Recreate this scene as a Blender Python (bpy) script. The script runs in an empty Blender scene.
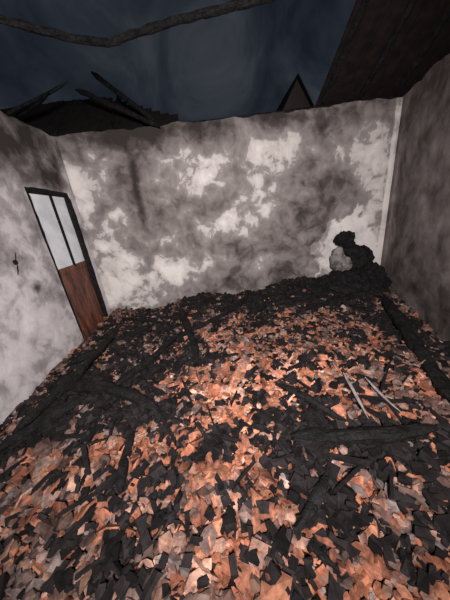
import bpy, bmesh, math, random
import numpy as np
from mathutils import Vector, Matrix, noise
random.seed(7)
R=random.random
def U(a,b): return a+(b-a)*random.random()
sc=bpy.context.scene
sc.view_settings.view_transform='Standard'
COL=bpy.context.collection

# ---------------------------------------------------------------- helpers
def link(o,parent=None):
    COL.objects.link(o)
    if parent: o.parent=parent
    return o
def mesh_obj(name,verts,faces,mats,parent=None,smooth=False,midx=None):
    me=bpy.data.meshes.new(name); me.from_pydata([tuple(v) for v in verts],[],faces)
    for m in (mats if isinstance(mats,(list,tuple)) else [mats]): me.materials.append(m)
    if midx is not None: me.polygons.foreach_set('material_index',midx)
    if smooth: me.polygons.foreach_set('use_smooth',[True]*len(me.polygons))
    me.update()
    return link(bpy.data.objects.new(name,me),parent)
def fbm(x,y,z=0,o=4):
    a=1;s=0;f=1
    for i in range(o):
        s+=a*noise.noise(Vector((x*f,y*f,z*f+i*7.3))); a*=.5; f*=2.1
    return s
def newmat(name):
    m=bpy.data.materials.new(name); m.use_nodes=True
    nt=m.node_tree; b=nt.nodes['Principled BSDF']
    return m,nt,b
def N(nt,t): return nt.nodes.new(t)
def ramp(nt,stops):
    n=nt.nodes.new('ShaderNodeValToRGB'); e=n.color_ramp.elements
    while len(e)<len(stops): e.new(.5)
    for i,(p,c) in enumerate(stops):
        e[i].position=p; e[i].color=(*c,1)
    return n
def noise_n(nt,scale,detail=6,rough=.6,dist=0,vec=None):
    n=nt.nodes.new('ShaderNodeTexNoise')
    n.inputs['Scale'].default_value=scale;n.inputs['Detail'].default_value=detail
    n.inputs['Roughness'].default_value=rough;n.inputs['Distortion'].default_value=dist
    if vec is not None: nt.links.new(vec,n.inputs['Vector'])
    return n
def math_n(nt,op,a,b):
    n=nt.nodes.new('ShaderNodeMath'); n.operation=op
    for i,v in enumerate((a,b)):
        if hasattr(v,'is_output'): nt.links.new(v,n.inputs[i])
        else: n.inputs[i].default_value=v
    return n.outputs[0]

# ---------------------------------------------------------------- materials
def plaster(name,cols):
    m,nt,b=newmat(name)
    tc=N(nt,'ShaderNodeTexCoord'); ob=tc.outputs['Object']
    at=N(nt,'ShaderNodeAttribute'); at.attribute_name='tone'
    n1=noise_n(nt,2.0,4,.5,.5,ob); n2=noise_n(nt,6,4,.6,.5,ob); n3=noise_n(nt,45,3,.6,0,ob)
    a=math_n(nt,'MULTIPLY',n1.outputs['Fac'],1.15)
    c=math_n(nt,'MULTIPLY',n2.outputs['Fac'],.75)
    d=math_n(nt,'MULTIPLY',n3.outputs['Fac'],.08)
    t=math_n(nt,'ADD',at.outputs['Fac'],a); t=math_n(nt,'ADD',t,c); t=math_n(nt,'ADD',t,d)
    t=math_n(nt,'SUBTRACT',t,.52)
    r=ramp(nt,cols); nt.links.new(t,r.inputs[0]); nt.links.new(r.outputs[0],b.inputs['Base Color'])
    b.inputs['Roughness'].default_value=.93; b.inputs['Specular IOR Level'].default_value=.15
    bp=N(nt,'ShaderNodeBump'); bp.inputs['Strength'].default_value=.35; bp.inputs['Distance'].default_value=.02
    nt.links.new(t,bp.inputs['Height']); nt.links.new(bp.outputs[0],b.inputs['Normal'])
    return m
M_back=plaster('sooty_plaster',[(0.0,(.03,.025,.024)),(.18,(.075,.062,.06)),(.34,(.15,.129,.126)),(.50,(.215,.19,.186)),(.57,(.26,.233,.228)),(.61,(.41,.375,.365)),(.85,(.60,.56,.545))])
M_left=plaster('pale_sooty_plaster',[(0.0,(.04,.032,.032)),(.2,(.12,.10,.10)),(.38,(.25,.225,.23)),(.50,(.34,.31,.32)),(.58,(.46,.425,.435)),(.9,(.62,.585,.595))])
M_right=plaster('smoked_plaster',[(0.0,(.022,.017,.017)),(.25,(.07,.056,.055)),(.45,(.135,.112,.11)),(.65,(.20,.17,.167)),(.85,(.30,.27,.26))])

def char_mat(name,c0,c1,scale=14,rough=.6,crack=True):
    m,nt,b=newmat(name)
    ob=N(nt,'ShaderNodeTexCoord').outputs['Object']
    n=noise_n(nt,scale,5,.6,.3,ob)
    r=ramp(nt,[(.35,c0),(.75,c1)]); nt.links.new(n.outputs['Fac'],r.inputs[0]); nt.links.new(r.outputs[0],b.inputs['Base Color'])
    b.inputs['Roughness'].default_value=rough; b.inputs['Specular IOR Level'].default_value=.15
    bp=N(nt,'ShaderNodeBump'); bp.inputs['Strength'].default_value=.5; bp.inputs['Distance'].default_value=.010
    if crack:
        v=N(nt,'ShaderNodeTexVoronoi'); v.feature='DISTANCE_TO_EDGE'; v.inputs['Scale'].default_value=scale*1.6
        nt.links.new(ob,v.inputs['Vector'])
        rr=ramp(nt,[(0,(0,0,0)),(.12,(1,1,1))]); nt.links.new(v.outputs['Distance'],rr.inputs[0])
        nt.links.new(rr.outputs[0],bp.inputs['Height'])
    else: nt.links.new(n.outputs['Fac'],bp.inputs['Height'])
    nt.links.new(bp.outputs[0],b.inputs['Normal'])
    return m
M_char=char_mat('charred_wood',(.003,.0028,.003),(.014,.012,.013),14,.75)
M_roof=char_mat('charred_boards',(.005,.0038,.0038),(.018,.011,.011),9,.9,False)
M_roofR=char_mat('scorched_boards',(.006,.004,.004),(.019,.011,.011),8,.9,False)
M_ash=char_mat('ash_bed',(.015,.011,.011),(.12,.075,.06),11,.95,False)
M_lath=char_mat('ashen_lath',(.12,.10,.10),(.32,.28,.27),20,.9,False)
M_cush=char_mat('ashen_upholstery',(.05,.045,.045),(.30,.27,.26),9,.95,False)

def attr_mat(name):
    m,nt,b=newmat(name)
    ob=N(nt,'ShaderNodeTexCoord').outputs['Object']
    at=N(nt,'ShaderNodeAttribute'); at.attribute_name='Col'
    n=noise_n(nt,20,5,.65,.5,ob); r=ramp(nt,[(.3,(.32,.29,.29)),(.68,(1.3,1.27,1.27))])
    nt.links.new(n.outputs['Fac'],r.inputs[0])
    mx=N(nt,'ShaderNodeMix'); mx.data_type='RGBA'; mx.blend_type='MULTIPLY'; mx.inputs[0].default_value=1
    nt.links.new(at.outputs['Color'],mx.inputs[6]); nt.links.new(r.outputs[0],mx.inputs[7])
    # soot settled over the pieces in drifts
    n2=noise_n(nt,6,6,.7,.8,ob); r2=ramp(nt,[(.47,(1,1,1)),(.62,(.30,.28,.29))]); nt.links.new(n2.outputs['Fac'],r2.inputs[0])
    m2=N(nt,'ShaderNodeMix'); m2.data_type='RGBA'; m2.blend_type='MULTIPLY'; m2.inputs[0].default_value=.85
    nt.links.new(mx.outputs[2],m2.inputs[6]); nt.links.new(r2.outputs[0],m2.inputs[7])
    nt.links.new(m2.outputs[2],b.inputs['Base Color'])
    b.inputs['Roughness'].default_value=.85; b.inputs['Specular IOR Level'].default_value=.2
    bp=N(nt,'ShaderNodeBump'); bp.inputs['Strength'].default_value=.4; bp.inputs['Distance'].default_value=.01
    nt.links.new(n.outputs['Fac'],bp.inputs['Height']); nt.links.new(bp.outputs[0],b.inputs['Normal'])
    return m
M_shard=attr_mat('terracotta_and_char')

# ---------------------------------------------------------------- room geometry
XL=-2.17; YB=4.0; YF=-1.3; H=2.91; XR=2.93
def xr(y): return XR-.315*(YB-y)
def gz(x,z,cx,cz,rx,rz): return math.exp(-((x-cx)/rx)**2-((z-cz)/rz)**2)

def wall(name,p0,p1,inward,mat,tone,openings=(),thick=.2,step=.04,top=H,rag=.05):
    p0=Vector(p0);p1=Vector(p1);L=(p1-p0).length;d=(p1-p0)/L
    ss=set(np.linspace(0,L,int(L/step)+1).round(4)); zs=set(np.linspace(0,top,int(top/step)+1).round(4))
    for (a,b,c,e) in openings:
        ss|={a,b}; zs|={c,e}
    ss=sorted(ss); zs=sorted(zs)
    V=[];T=[]
    for z in zs:
        for s in ss:
            q=p0+d*s
            zz=z
            if z==zs[-1]: zz=z+rag*fbm(s*2.2,q.x+q.y,3)
            off=.012*fbm(s*1.5,z*1.5,5)
            if s in (ss[0],ss[-1]): off=0
            V.append((q.x+inward[0]*off,q.y+inward[1]*off,zz)); T.append(tone(s,z))
    n=len(ss);F=[]
    for j in range(len(zs)-1):
        for i in range(n-1):
            cs=(ss[i]+ss[i+1])/2; cz=(zs[j]+zs[j+1])/2
            if any(a<cs<b and c<cz<e for a,b,c,e in openings): continue
            F.append((j*n+i,j*n+i+1,(j+1)*n+i+1,(j+1)*n+i))
    e1=Vector((d.x,d.y,0)).cross(Vector((0,0,1)))
    if e1.x*inward[0]+e1.y*inward[1]<0: F=[f[::-1] for f in F]
    o=mesh_obj(name,V,F,mat,smooth=False)
    at=o.data.attributes.new('tone','FLOAT','POINT'); at.data.foreach_set('value',T)
    md=o.modifiers.new('thickness','SOLIDIFY'); md.thickness=thick; md.offset=-1
    return o

def tone_back(s,z):
    x=XL+s
    t=-.01
    B=[(-1.85,.55,.45,.45,.36),(-2.05,2.1,.22,.8,.24),(-1.75,1.3,.3,.3,.18),(-.1,2.3,.9,.35,.20),(-1.0,.75,.25,.3,.28),
       (.2,1.4,.4,.22,.2),(-.4,.8,.3,.15,.2),(.9,1.7,.25,.3,.16),(2.45,2.15,.32,.5,.22),(2.7,1.3,.2,.6,.22),(1.4,2.45,.4,.2,.12),
       (-.8,1.9,.45,.5,-.16),(1.62,1.75,.4,.5,-.26),(1.0,1.0,.6,.35,-.22),(-.2,1.0,.5,.3,-.04),(2.0,2.75,.6,.12,-.1),
       (-1.18,2.15,.05,.55,-.3),(-.95,2.8,.9,.25,-.34),(.6,.35,1.2,.25,-.22),(2.1,1.55,.25,.3,-.15)]
    for cx,cz,rx,rz,a in B: t+=a*gz(x,z,cx,cz,rx,rz)
    r=math.hypot((x-2.25)/.50,(z-.66)/.62)+.30*fbm(x*3,z*3,9)
    if r<1.15: t+=.30
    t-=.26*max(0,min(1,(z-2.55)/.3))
    if x>2.84: t+=.3
    return t
def tone_left(s,z):
    y=YF+s; t=.01
    B=[(2.6,.5,.6,.5,.2),(1.6,1.0,.8,.8,.14),(2.9,2.5,.5,.3,-.25),(2.5,1.45,.25,.2,-.14),(3.93,1.0,.1,1.2,.2),(2.2,2.0,.5,.3,.04),(1.9,.25,.5,.15,-.2),
       (2.6,1.05,.05,.05,-.7),(2.7,.9,.2,.1,-.25),(3.44,2.3,.5,.14,-.25),(2.95,1.2,.08,1.0,-.2)]
    for cx,cz,rx,rz,a in B: t+=a*gz(y,z,cx,cz,rx,rz)
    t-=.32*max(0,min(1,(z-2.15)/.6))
    return t
def tone_right(s,z):
    t=-.02
    B=[(3.7,2.3,.6,.4,.08),(4.5,1.4,.5,.6,.1),(5.4,1.5,.08,1.5,.35),(3.9,.9,.6,.4,-.08),(5.1,.5,.3,.3,-.2),(4.6,2.7,.9,.2,-.14),(4,.3,2,.3,-.16)]
    for cx,cz,rx,rz,a in B: t+=a*gz(s,z,cx,cz,rx,rz)
    return t
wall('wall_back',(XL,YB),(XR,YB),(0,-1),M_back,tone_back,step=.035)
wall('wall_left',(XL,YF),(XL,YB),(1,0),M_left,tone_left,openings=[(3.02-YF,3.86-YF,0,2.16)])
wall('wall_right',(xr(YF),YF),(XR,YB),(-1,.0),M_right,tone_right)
wall('wall_front',(XL,YF),(xr(YF),YF),(0,1),M_right,lambda s,z:0,openings=[(1.2,2.1,0,2.1)],step=.1)

def flat(name,pts,z,th,mat):
    n=len(pts); V=[(x,y,z) for x,y in pts]+[(x,y,z-th) for x,y in pts]
    F=[tuple(range(n)),tuple(range(2*n-1,n-1,-1))]+[(i,(i+n),((i+1)%n)+n,(i+1)%n) for i in range(n)]
    return mesh_obj(name,V,F,mat)
flat('floor',[(XL,YF),(xr(YF),YF),(XR,YB),(XL,YB)],0,.1,M_ash)
m,nt,b=newmat('dark_earth'); nn=noise_n(nt,3,6); rr=ramp(nt,[(.3,(.015,.013,.012)),(.7,(.05,.045,.04))])
nt.links.new(nn.outputs['Fac'],rr.inputs[0]); nt.links.new(rr.outputs[0],b.inputs['Base Color']); b.inputs['Roughness'].default_value=1
flat('ground',[(-30,-30),(30,-30),(30,40),(-30,40)],-.11,.1,m)

# ---------------------------------------------------------------- debris height field
def h(x,y):
    v=.11+.05*fbm(x*1.1,y*1.1,1,3)+.045*noise.noise(Vector((x*3.4,y*3.4,2)))+.03*noise.noise(Vector((x*8,y*8,12)))
    v+=.20*gz(x,y,1.35,3.8,.8,.3)+.22*gz(x,y,2.35,3.6,.5,.4)+.13*gz(x,y,-.4,3.85,.6,.22)+.06*gz(x,y,.3,3.4,.9,.5)
    v+=.05*gz(x,y,.9,1.9,.8,.5)+.04*gz(x,y,0,1.5,.7,.5)
    v-=.05*gz(x,y,-2,1.2,.5,1.2)
    return max(v,.02)
def inside(x,y,m=.04): return XL+m<x<xr(y)-m and YF+m<y<YB-m

OR=[(.05,1.45,.75,.5,1.1),(.0,.95,.45,.35,.8),(.75,1.75,.5,.35,.8),(1.5,1.95,.5,.4,.75),(-.85,1.15,.3,.25,.6),(-1.15,.9,.4,.25,.4),
    (.25,2.4,.7,.5,.6),(.2,.6,.3,.2,.8),(1.25,.95,.25,.25,.4),(.8,2.8,.6,.3,.4),(-.4,2.6,.3,.3,.4),(.55,.5,.2,.2,.5),(-.35,.55,.2,.15,.5)]
DK=[(-1.45,1.75,.5,.4,.9),(-.95,2.0,.4,.4,.55),(-1.4,2.9,.6,.5,.65),(.5,1.12,.3,.2,1.0),(1.0,1.0,.3,.15,.8),(-.55,.75,.2,.25,.4),
    (1.9,3.5,1.2,.4,1.0),(.4,3.7,1.4,.3,1.0),(.6,3.1,.35,.25,.6),(-.4,2.3,.2,.3,.5),(1.95,2.4,.25,.8,.8),(.15,.55,.15,.15,.4),(-1.75,1.2,.25,.25,.5),
    (-.75,1.4,.3,.15,.5),(.35,.75,.2,.15,.6),(.9,.6,.3,.22,.4),(-.2,.45,.2,.1,.4),(-.15,1.1,.15,.12,.5)]
def fld(B,x,y): return sum(a*gz(x,y,cx,cy,rx,ry) for cx,cy,rx,ry,a in B)
def pick(x,y):
    o=fld(OR,x,y); d=fld(DK,x,y)+.08+.75*noise.noise(Vector((x*3.1,y*3.1,4)))+.75*noise.noise(Vector((x*8,y*8,6)))
    k0=1+.6*noise.noise(Vector((x*6,y*6,11)))
    if R()<max(.05,min(.96,d*1.15)):
        k=U(.3,1.6); return 'c',(.014*k,.011*k,.012*k)
    torch_pool=1+.4*gz(x,y,.3,1.6,.7,.4)  # pool of torch light painted into the tile colour, mid-floor
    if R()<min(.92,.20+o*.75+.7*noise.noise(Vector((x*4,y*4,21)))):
        k=U(.6,1.15)*k0*.66*torch_pool
        return 't',random.choice([(.54*k,.205*k,.115*k),(.60*k,.26*k,.155*k),(.46*k,.185*k,.115*k),(.64*k,.37*k,.28*k)])
    k=U(.4,1.15)*k0*.60
    return random.choice('ttl'),random.choice([(.33*k,.205*k,.17*k),(.39*k,.265*k,.23*k),(.24*k,.14*k,.115*k),(.44*k,.25*k,.185*k),(.37*k,.295*k,.275*k)])

V=[];F=[];C=[];MI=[]
nx,ny=120,120
for j in range(ny+1):
    y=YF+.01+(YB-YF-.02)*j/ny
    for i in range(nx+1):
        x=XL+.01+(xr(y)-.02-XL)*i/nx
        V.append((x,y,h(x,y)-.015+.012*noise.noise(Vector((x*14,y*14,0))))); C.append((.1,.1,.1))
for j in range(ny):
    for i in range(nx):
        a=j*(nx+1)+i; F.append((a,a+1,a+nx+2,a+nx+1)); MI.append(0)
bm=bmesh.new(); bmesh.ops.create_icosphere(bm,subdivisions=1,radius=1); ICO=([v.co.copy() for v in bm.verts],[tuple(v.index for v in f.verts) for f in bm.faces]); bm.free()
def place(lv,lf,pos,rot,col):
    b0=len(V)
    for p in lv:
        q=rot@Vector(p)+pos; V.append((q.x,q.y,max(q.z,.005))); C.append(col)
    for f in lf: F.append(tuple(b0+i for i in f)); MI.append(1)
def rotm(tilt):
    ax=Vector((U(-1,1),U(-1,1),0)).normalized()
    return Matrix.Rotation(random.gauss(0,tilt),3,ax)@Matrix.Rotation(U(0,6.283),3,'Z')
def shard(r):
    n=random.choice([6,7,8,9]); asp=U(.55,1); th=U(.007,.015); cv=U(.5,3.2)
    pts=[]
    for i in range(n):
        a=6.283*(i+U(-.2,.2))/n; rr=r*U(.8,1.08); pts.append((math.cos(a)*rr,math.sin(a)*rr*asp))
    pts.append((0,0))
    top=[(x,y,-cv*y*y/ max(r,.03)*.35) for x,y in pts]
    bot=[(x*.95,y*.95,z-th) for x,y,z in top]
    m=n+1; lf=[]
    for i in range(n):
        j=(i+1)%n; lf.append((i,j,n)); lf.append((m+j,m+i,m+n)); lf.append((i,m+i,m+j,j))
    return top+bot,lf
def chunk(l,w):
    lv=[(sx*l*U(.6,1.1),sy*w*U(.6,1.1),sz*w*U(.4,1)) for sx in(-1,1) for sy in(-1,1) for sz in(-1,1)]
    lf=[(0,1,3,2),(4,6,7,5),(0,4,5,1),(2,3,7,6),(0,2,6,4),(1,5,7,3)]
    return lv,lf
cnt=0
while cnt<32000:
    x=U(XL,XR); y=YF+(YB-YF)*R()
    if y<.1 and R()<.75: continue
    if not inside(x,y,.09): continue
    kind,col=pick(x,y); big=R()**3
    z=h(x,y)+U(-.01,.04)
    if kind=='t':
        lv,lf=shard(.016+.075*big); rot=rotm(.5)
    elif kind=='c':
        lv,lf=chunk(.012+.055*big,.010+.026*R()); rot=rotm(.45)
    else:
        r=.012+.04*big; lv=[p*r*U(.75,1.15) for p in ICO[0]]; lv=[Vector((p.x,p.y,p.z*.7)) for p in lv]; lf=ICO[1]; rot=rotm(.3)
    place(lv,lf,Vector((x,y,z)),rot,col); cnt+=1
for i in range(260):
    while True:
        x=U(-2,2.4);y=U(.75,3.85)
        if inside(x,y,.3) and R()<.15+fld(DK,x,y): break
    lv,lf=chunk(U(.06,.22),U(.006,.016))
    place(lv,lf,Vector((x,y,h(x,y)+U(.03,.06))),Matrix.Rotation(U(0,3.14),3,'Z')@Matrix.Rotation(U(-.25,.25),3,'Y'),(.010,.008,.009))
deb=mesh_obj('burnt_roof_tile_debris',V,F,[M_ash,M_shard],midx=MI)
ca=deb.data.attributes.new('Col','FLOAT_COLOR','POINT')
ca.data.foreach_set('color',[c for k in C for c in (*k,1)])

# ---------------------------------------------------------------- charred timbers
def beam(name,a,b,w=.05,t=.04,mat=None,taper=.8,parent=None,bend=.03,rough=.22):
    a=Vector(a);b=Vector(b);d=b-a;L=d.length;d.normalize()
    up=Vector((0,0,1)) if abs(d.z)<.9 else Vector((0,1,0))
    sx=d.cross(up).normalized(); sy=sx.cross(d)
    n=max(8,int(L/.04)); K=12; sd=R()*50; V=[];F=[]
    for i in range(n+1):
        u=i/n; c=a+d*L*u+sx*bend*math.sin(u*3.1)*noise.noise(Vector((sd,1,0)))*2+sy*bend*.5*noise.noise(Vector((u*3,sd,0)))
        sc_=1-(1-taper)*u
        e=min(u,1-u)*L
        if e<.12: sc_*=.35+.65*e/.12
        for k in range(K):
            th=6.283*k/K; cx,cy=math.cos(th),math.sin(th)
            q=1/max(abs(cx),abs(cy))**.75
            rr=sc_*(1+rough*fbm(cx*1.2+sd,cy*1.2,u*L*7,3))
            V.append(c+sx*cx*q*w*rr+sy*cy*q*t*rr+ d*(.03*noise.noise(Vector((k*1.3,sd,i))) if i in(0,n) else 0))
    for i in range(n):
        for k in range(K): F.append((i*K+k,i*K+(k+1)%K,(i+1)*K+(k+1)%K,(i+1)*K+k))
    F.append(tuple(range(K-1,-1,-1))); F.append(tuple(n*K+k for k in range(K)))
    return mesh_obj(name,V,F,mat or M_char,parent)
def fb(x0,y0,x1,y1,w=.05,t=.04,l0=.03,l1=.03,mat=None,name='charred_beam',taper=.8):
    return beam(name,(x0,y0,h(x0,y0)+l0),(x1,y1,h(x1,y1)+l1),w,t,mat,taper,bend=.06 if mat is None else .02,rough=.34 if mat is None else .2)
fb(2.30,2.95,1.5,1.12,.065,.05,.09,.07)
fb(.33,1.06,1.22,.98,.05,.04,.08,.09)
fb(-.74,3.4,-.38,2.15,.05,.045,.10,.06)
fb(-1.64,1.70,-1.58,2.62,.035,.03,.08,.14)
fb(-1.6,1.82,-.62,1.38,.05,.045,.08,.06)
fb(-1.15,1.70,-.62,2.7,.035,.03,.09,.09)
fb(-.68,2.6,.38,3.55,.035,.03,.08,.11)
fb(-1.85,1.2,-1.38,1.7,.05,.04,.06,.1)
fb(-1.78,1.36,-1.5,2.6,.035,.03,.12,.14)
fb(-.78,1.22,-.72,.83,.032,.028,.06,.06)
fb(.22,.62,.48,.86,.03,.026,.06,.06)
fb(.24,.60,.36,.48,.026,.02,.03,.03)
fb(-1.3,3.3,-.3,3.2,.035,.03,.07,.07)
fb(-1.9,2.2,-1.1,3.0,.035,.03,.07,.10)
fb(-1.75,3.5,-.9,3.0,.03,.025,.07,.07)
fb(1.0,2.9,1.9,3.2,.035,.03,.06,.07)
fb(.3,3.0,.75,3.35,.06,.05,.04,.04)
fb(.6,1.3,.33,.98,.08,.05,.03,.03)
fb(.35,1.5,.72,1.12,.03,.03,.05,.05)
for p in [(.92,1.52,.86,1.10,.012,.008),(1.07,1.46,1.10,1.12,.011,.007)]:
    fb(*p,l0=.08,l1=.08,mat=M_lath,name='ashen_lath')

# ---------------------------------------------------------------- burnt armchair remains in the back right corner
ac=link(bpy.data.objects.new('charred_armchair',None))
def lump(name,blobs,mat,strength=.09,nscale=.08):
    bm=bmesh.new()
    for c,r in blobs:
        ret=bmesh.ops.create_icosphere(bm,subdivisions=3,radius=1)
        for v in ret['verts']: v.co=Vector((v.co.x*r[0]+c[0],v.co.y*r[1]+c[1],v.co.z*r[2]+c[2]))
    me=bpy.data.meshes.new(name); bm.to_mesh(me); bm.free(); me.materials.append(mat)
    o=link(bpy.data.objects.new(name,me),ac)
    md=o.modifiers.new('fuse','REMESH'); md.mode='VOXEL'; md.voxel_size=.018
    tx=bpy.data.textures.new(name,'CLOUDS'); tx.noise_scale=nscale; tx.noise_depth=3
    md=o.modifiers.new('lumps','DISPLACE'); md.texture=tx; md.strength=strength; md.mid_level=.5
    return o
lump('seat_and_frame',[((2.27,3.60,.34),(.42,.28,.17)),((2.40,3.76,.58),(.21,.13,.28)),((2.26,3.80,.74),(.12,.09,.16)),((2.54,3.6,.42),(.09,.26,.17)),((1.93,3.60,.38),(.08,.26,.14)),((2.46,3.80,.76),(.07,.06,.10)),((2.2,3.5,.28),(.55,.3,.14)),((1.9,3.7,.3),(.3,.2,.13))],M_char)
lump('backrest_top',[((2.13,3.84,1.0),(.18,.09,.12)),((2.20,3.85,.86),(.12,.08,.16))],M_char,.08,.06)
lump('ashen_cushion',[((2.02,3.82,.66),(.12,.09,.22)),((2.13,3.74,.56),(.10,.08,.15))],M_cush,.05)

# ---------------------------------------------------------------- door in the left wall
def box(name,a,b,mat,parent,bev=.004):
    bm=bmesh.new(); bmesh.ops.create_cube(bm,size=1)
    for v in bm.verts: v.co=Vector([a[i]+(b[i]-a[i])*(v.co[i]+.5) for i in range(3)])
    bmesh.ops.bevel(bm,geom=bm.edges[:],offset=bev,segments=2,affect='EDGES')
    me=bpy.data.meshes.new(name); bm.to_mesh(me); bm.free(); me.materials.append(mat)
    return link(bpy.data.objects.new(name,me),parent)
m,nt,b=newmat('white_door_panel'); ob=N(nt,'ShaderNodeTexCoord').outputs['Object']; nn=noise_n(nt,4,5,.6,0,ob); rr=ramp(nt,[(.3,(.5,.52,.56)),(.7,(.78,.80,.84))])
nt.links.new(nn.outputs['Fac'],rr.inputs[0]); nt.links.new(rr.outputs[0],b.inputs['Base Color']); b.inputs['Roughness'].default_value=.5; M_white=m
m,nt,b=newmat('scorched_red_wood'); ob=N(nt,'ShaderNodeTexCoord').outputs['Object']; mp=N(nt,'ShaderNodeMapping'); mp.inputs['Scale'].default_value=(6,6,1.2); nt.links.new(ob,mp.inputs[0]); nn=noise_n(nt,3,6,.65,.5,mp.outputs[0])
rr=ramp(nt,[(.35,(.025,.011,.008)),(.5,(.10,.032,.02)),(.68,(.22,.075,.045))]); nt.links.new(nn.outputs['Fac'],rr.inputs[0]); nt.links.new(rr.outputs[0],b.inputs['Base Color']); b.inputs['Roughness'].default_value=.6; M_red=m
door=link(bpy.data.objects.new('door_1',None))
y0,y1=3.02,3.86
beam('jamb_left',(-2.205,y0+.015,0),(-2.205,y0+.015,2.19),.026,.05,M_char,1,door,bend=.005,rough=.12)
beam('jamb_right',(-2.205,y1-.035,0),(-2.205,y1-.035,2.19),.05,.055,M_char,1,door,bend=.005,rough=.12)
beam('lintel',(-2.205,y0-.03,2.14),(-2.205,y1+.03,2.14),.05,.035,M_char,1,door,bend=.005,rough=.12)
xd0,xd1=-2.245,-2.205
ym=3.47
box('upper_panel_1',(xd0,y0+.04,1.15),(xd1,ym-.02,2.10),M_white,door)
box('upper_panel_2',(xd0,ym+.025,1.15),(xd1,y1-.07,2.10),M_white,door)
box('mullion',(xd0-.005,ym-.02,1.12),(xd1+.012,ym+.025,2.12),M_char,door)
box('mid_rail',(xd0-.005,y0+.03,1.07),(xd1+.010,y1-.07,1.15),M_red,door)
box('lower_panel_1',(xd0,y0+.03,.04),(xd1,ym,1.07),M_red,door)
box('lower_panel_2',(xd0,ym+.012,.04),(xd1,y1-.07,1.07),M_red,door)
box('bottom_rail',(xd0,y0+.03,.04),(xd1+.012,y1-.07,.2),M_red,door)

sw=link(bpy.data.objects.new('burnt_light_switch',None))
box('plate',(XL-.002,2.44,1.35),(XL+.018,2.49,1.40),M_char,sw,bev=.008)
beam('wire',(XL+.015,2.465,1.36),(XL+.02,2.42,1.25),.006,.006,M_char,.7,sw,bend=.02)
beam('wire_2',(XL+.015,2.475,1.39),(XL+.02,2.50,1.47),.006,.006,M_char,.7,sw,bend=.02)

# ---------------------------------------------------------------- roof remnants
beam('charred_wall_plate',(-2.1,4.12,H-.01),(2.95,4.12,H+.02),.05,.03,M_char,1,bend=.01)
def boards(name,fn,us,mat,keep,parent=None,th=.03):
    V=[];F=[]
    for i in range(len(us)-1):
        ua=us[i]+.003; ub=us[i+1]-.003; v0,v1=keep((ua+ub)/2)
        if v1<=v0: continue
        n=10; dz=U(-.012,.012)
        nr=(Vector(fn(ua+.01,v0))-Vector(fn(ua,v0))).cross(Vector(fn(ua,v0+.01))-Vector(fn(ua,v0))).normalized()
        b0=len(V)
        ea=U(-.08,.08);eb=U(-.08,.08)
        for k in range(n+1):
            v=v0+(v1-v0)*k/n
            w=.01*noise.noise(Vector((ua*9,v*5,0)))
            for uu,e in((ua+w,ea),(ub+w,eb)):
                vv=v+(e if k==n else 0)
                p=Vector(fn(uu,vv)); V.append(p+nr*dz); V.append(p+nr*(dz+th))
        for k in range(n):
            a=b0+k*4
            F+=[(a,a+4,a+6,a+2),(a+1,a+3,a+7,a+5),(a,a+1,a+5,a+4),(a+2,a+6,a+7,a+3)]
        F+=[(b0,b0+2,b0+3,b0+1),(b0+4*n,b0+4*n+1,b0+4*n+3,b0+4*n+2)]
    return mesh_obj(name,V,F,mat,parent)
rr_=link(bpy.data.objects.new('burnt_roof_slope',None))
fR=lambda u,v:(u+.08*noise.noise(Vector((v*3,1,0))),4.25-v,2.97+.53*v)
boards('roof_boards',fR,list(np.arange(1.72,3.7,.13)),M_roofR,lambda u:(0,3.4),rr_)
for x in (1.80,2.35,2.9,3.4): beam('rafter',(x,4.2,2.97),(x-.02,1.0,4.66),.035,.05,M_char,1,rr_,bend=.05)
beam('purlin',(1.7,2.7,3.72),(3.6,2.7,3.72),.04,.05,M_char,1,rr_)
ro=link(bpy.data.objects.new('burnt_roof_frame',None))
beam('purlin_left',(-2.6,2.28,3.42),(-.78,3.22,3.40),.03,.03,M_char,1,ro,bend=.08,rough=.35)
beam('purlin_right',(-.92,3.22,3.40),(2.4,2.66,3.46),.03,.03,M_char,1,ro,bend=.08,rough=.35)
beam('post',(-2.25,2.45,2.85),(-2.25,2.45,3.42),.04,.04,M_char,1,ro)
beam('charred_rafter',(-1.96,4.62,3.70),(-.63,3.88,2.86),.036,.036,M_char,.85)
beam('charred_rafter',(-1.70,4.75,3.95),(-.70,4.02,2.98),.034,.034,M_char,.85)
beam('charred_rafter',(-2.9,4.4,3.35),(-2.1,4.05,3.45),.03,.03,M_char,.8)
beam('charred_rafter',(-2.9,4.1,3.25),(-1.9,4.25,3.62),.022,.022,M_char,.8)
cr=link(bpy.data.objects.new('collapsed_adjoining_roof',None))
fC=lambda u,v:(u,5.6-v,4.0-.75*v)
def kC(u): return (max(0,(u+1.9)*.75),1.35)
boards('collapsed_boards',fC,list(np.arange(-6,-.35,.16)),M_roof,kC,cr)
for x in(-4.5,-3.4,-2.5,-1.6): beam('collapsed_rafter',(x,5.75,4.05),(x+.15,4.25,2.98),.04,.05,M_char,1,cr)
box('adjoining_wall',(-6,5.6,0),(-.9,5.8,2.95),M_right,cr)

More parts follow.
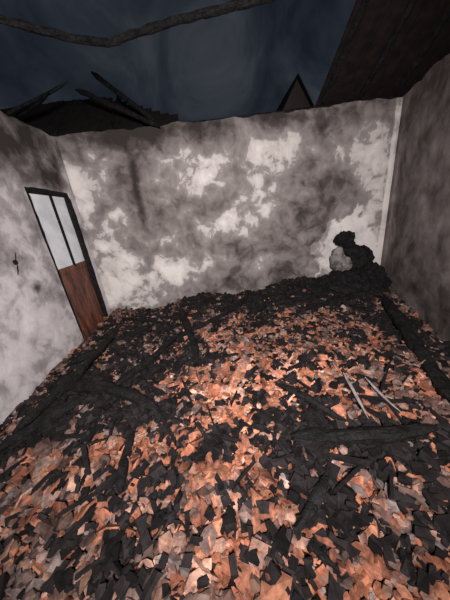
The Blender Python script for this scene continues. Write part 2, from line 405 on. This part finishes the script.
gh=link(bpy.data.objects.new('neighbouring_house',None))
m,nt,b=newmat('weathered_render'); nn=noise_n(nt,2,6); rr=ramp(nt,[(.3,(.03,.024,.022)),(.7,(.06,.048,.044))]); nt.links.new(nn.outputs['Fac'],rr.inputs[0]); nt.links.new(rr.outputs[0],b.inputs['Base Color'])
gx,gy=2.74,8.0
V=[(gx-.7,gy,0),(gx+.7,gy,0),(gx+.7,gy,3.75),(gx,gy,4.9),(gx-.7,gy,3.75)]; V+=[(x,y+5,z) for x,y,z in V]
mesh_obj('gable_walls',V,[(0,1,2,3,4),(9,8,7,6,5),(0,5,6,1),(1,6,7,2),(0,4,9,5)],m,gh)
V=[(gx-.82,gy-.1,3.56),(gx,gy-.1,4.93),(gx+.82,gy-.1,3.56),(gx-.82,gy+5.1,3.56),(gx,gy+5.1,4.93),(gx+.82,gy+5.1,3.56)]; V+=[(x,y,z+.07) for x,y,z in V]
mesh_obj('roof',V,[(0,3,4,1),(1,4,5,2),(6,7,10,9),(7,8,11,10),(0,1,7,6),(1,2,8,7),(0,6,9,3),(2,5,11,8),(3,9,10,4),(4,10,11,5)],M_roof,gh)

# ---------------------------------------------------------------- night sky
w=bpy.data.worlds.new('night_sky'); sc.world=w; w.use_nodes=True; nt=w.node_tree; bg=nt.nodes['Background']
tc=N(nt,'ShaderNodeTexCoord'); nn=noise_n(nt,3.2,5,.6,.6,tc.outputs['Generated'])
rr=ramp(nt,[(.38,(.009,.012,.018)),(.52,(.018,.023,.032)),(.68,(.040,.045,.054))]); nt.links.new(nn.outputs['Fac'],rr.inputs[0]); nt.links.new(rr.outputs[0],bg.inputs[0]); bg.inputs[1].default_value=1.0

# ---------------------------------------------------------------- torch held by the photographer, just above the phone
ld=bpy.data.lights.new('torch','SPOT'); ld.energy=1200; ld.spot_size=math.radians(132); ld.spot_blend=1; ld.shadow_soft_size=.22; ld.color=(1,.94,.91)
lo=link(bpy.data.objects.new('torch',ld)); lo.location=(.05,-.7,2.15)
lo.rotation_euler=(Vector((-.1,4,1.0))-lo.location).to_track_quat('-Z','Y').to_euler()

# ---------------------------------------------------------------- camera
cd=bpy.data.cameras.new('camera'); cd.sensor_fit='HORIZONTAL'; cd.sensor_width=36; cd.lens=18; cd.clip_start=.02
cam=link(bpy.data.objects.new('camera',cd)); sc.camera=cam
p=math.radians(20.7); rl=math.radians(6.8)
X=Vector((1,0,0)); dn=Vector((0,-math.sin(p),-math.cos(p))); fw=Vector((0,math.cos(p),-math.sin(p)))
right=X*math.cos(rl)+dn*math.sin(rl); up=X*math.sin(rl)-dn*math.cos(rl)
M=Matrix((right,up,-fw)).transposed().to_4x4(); M.translation=Vector((0,0,1.6)); cam.matrix_world=M
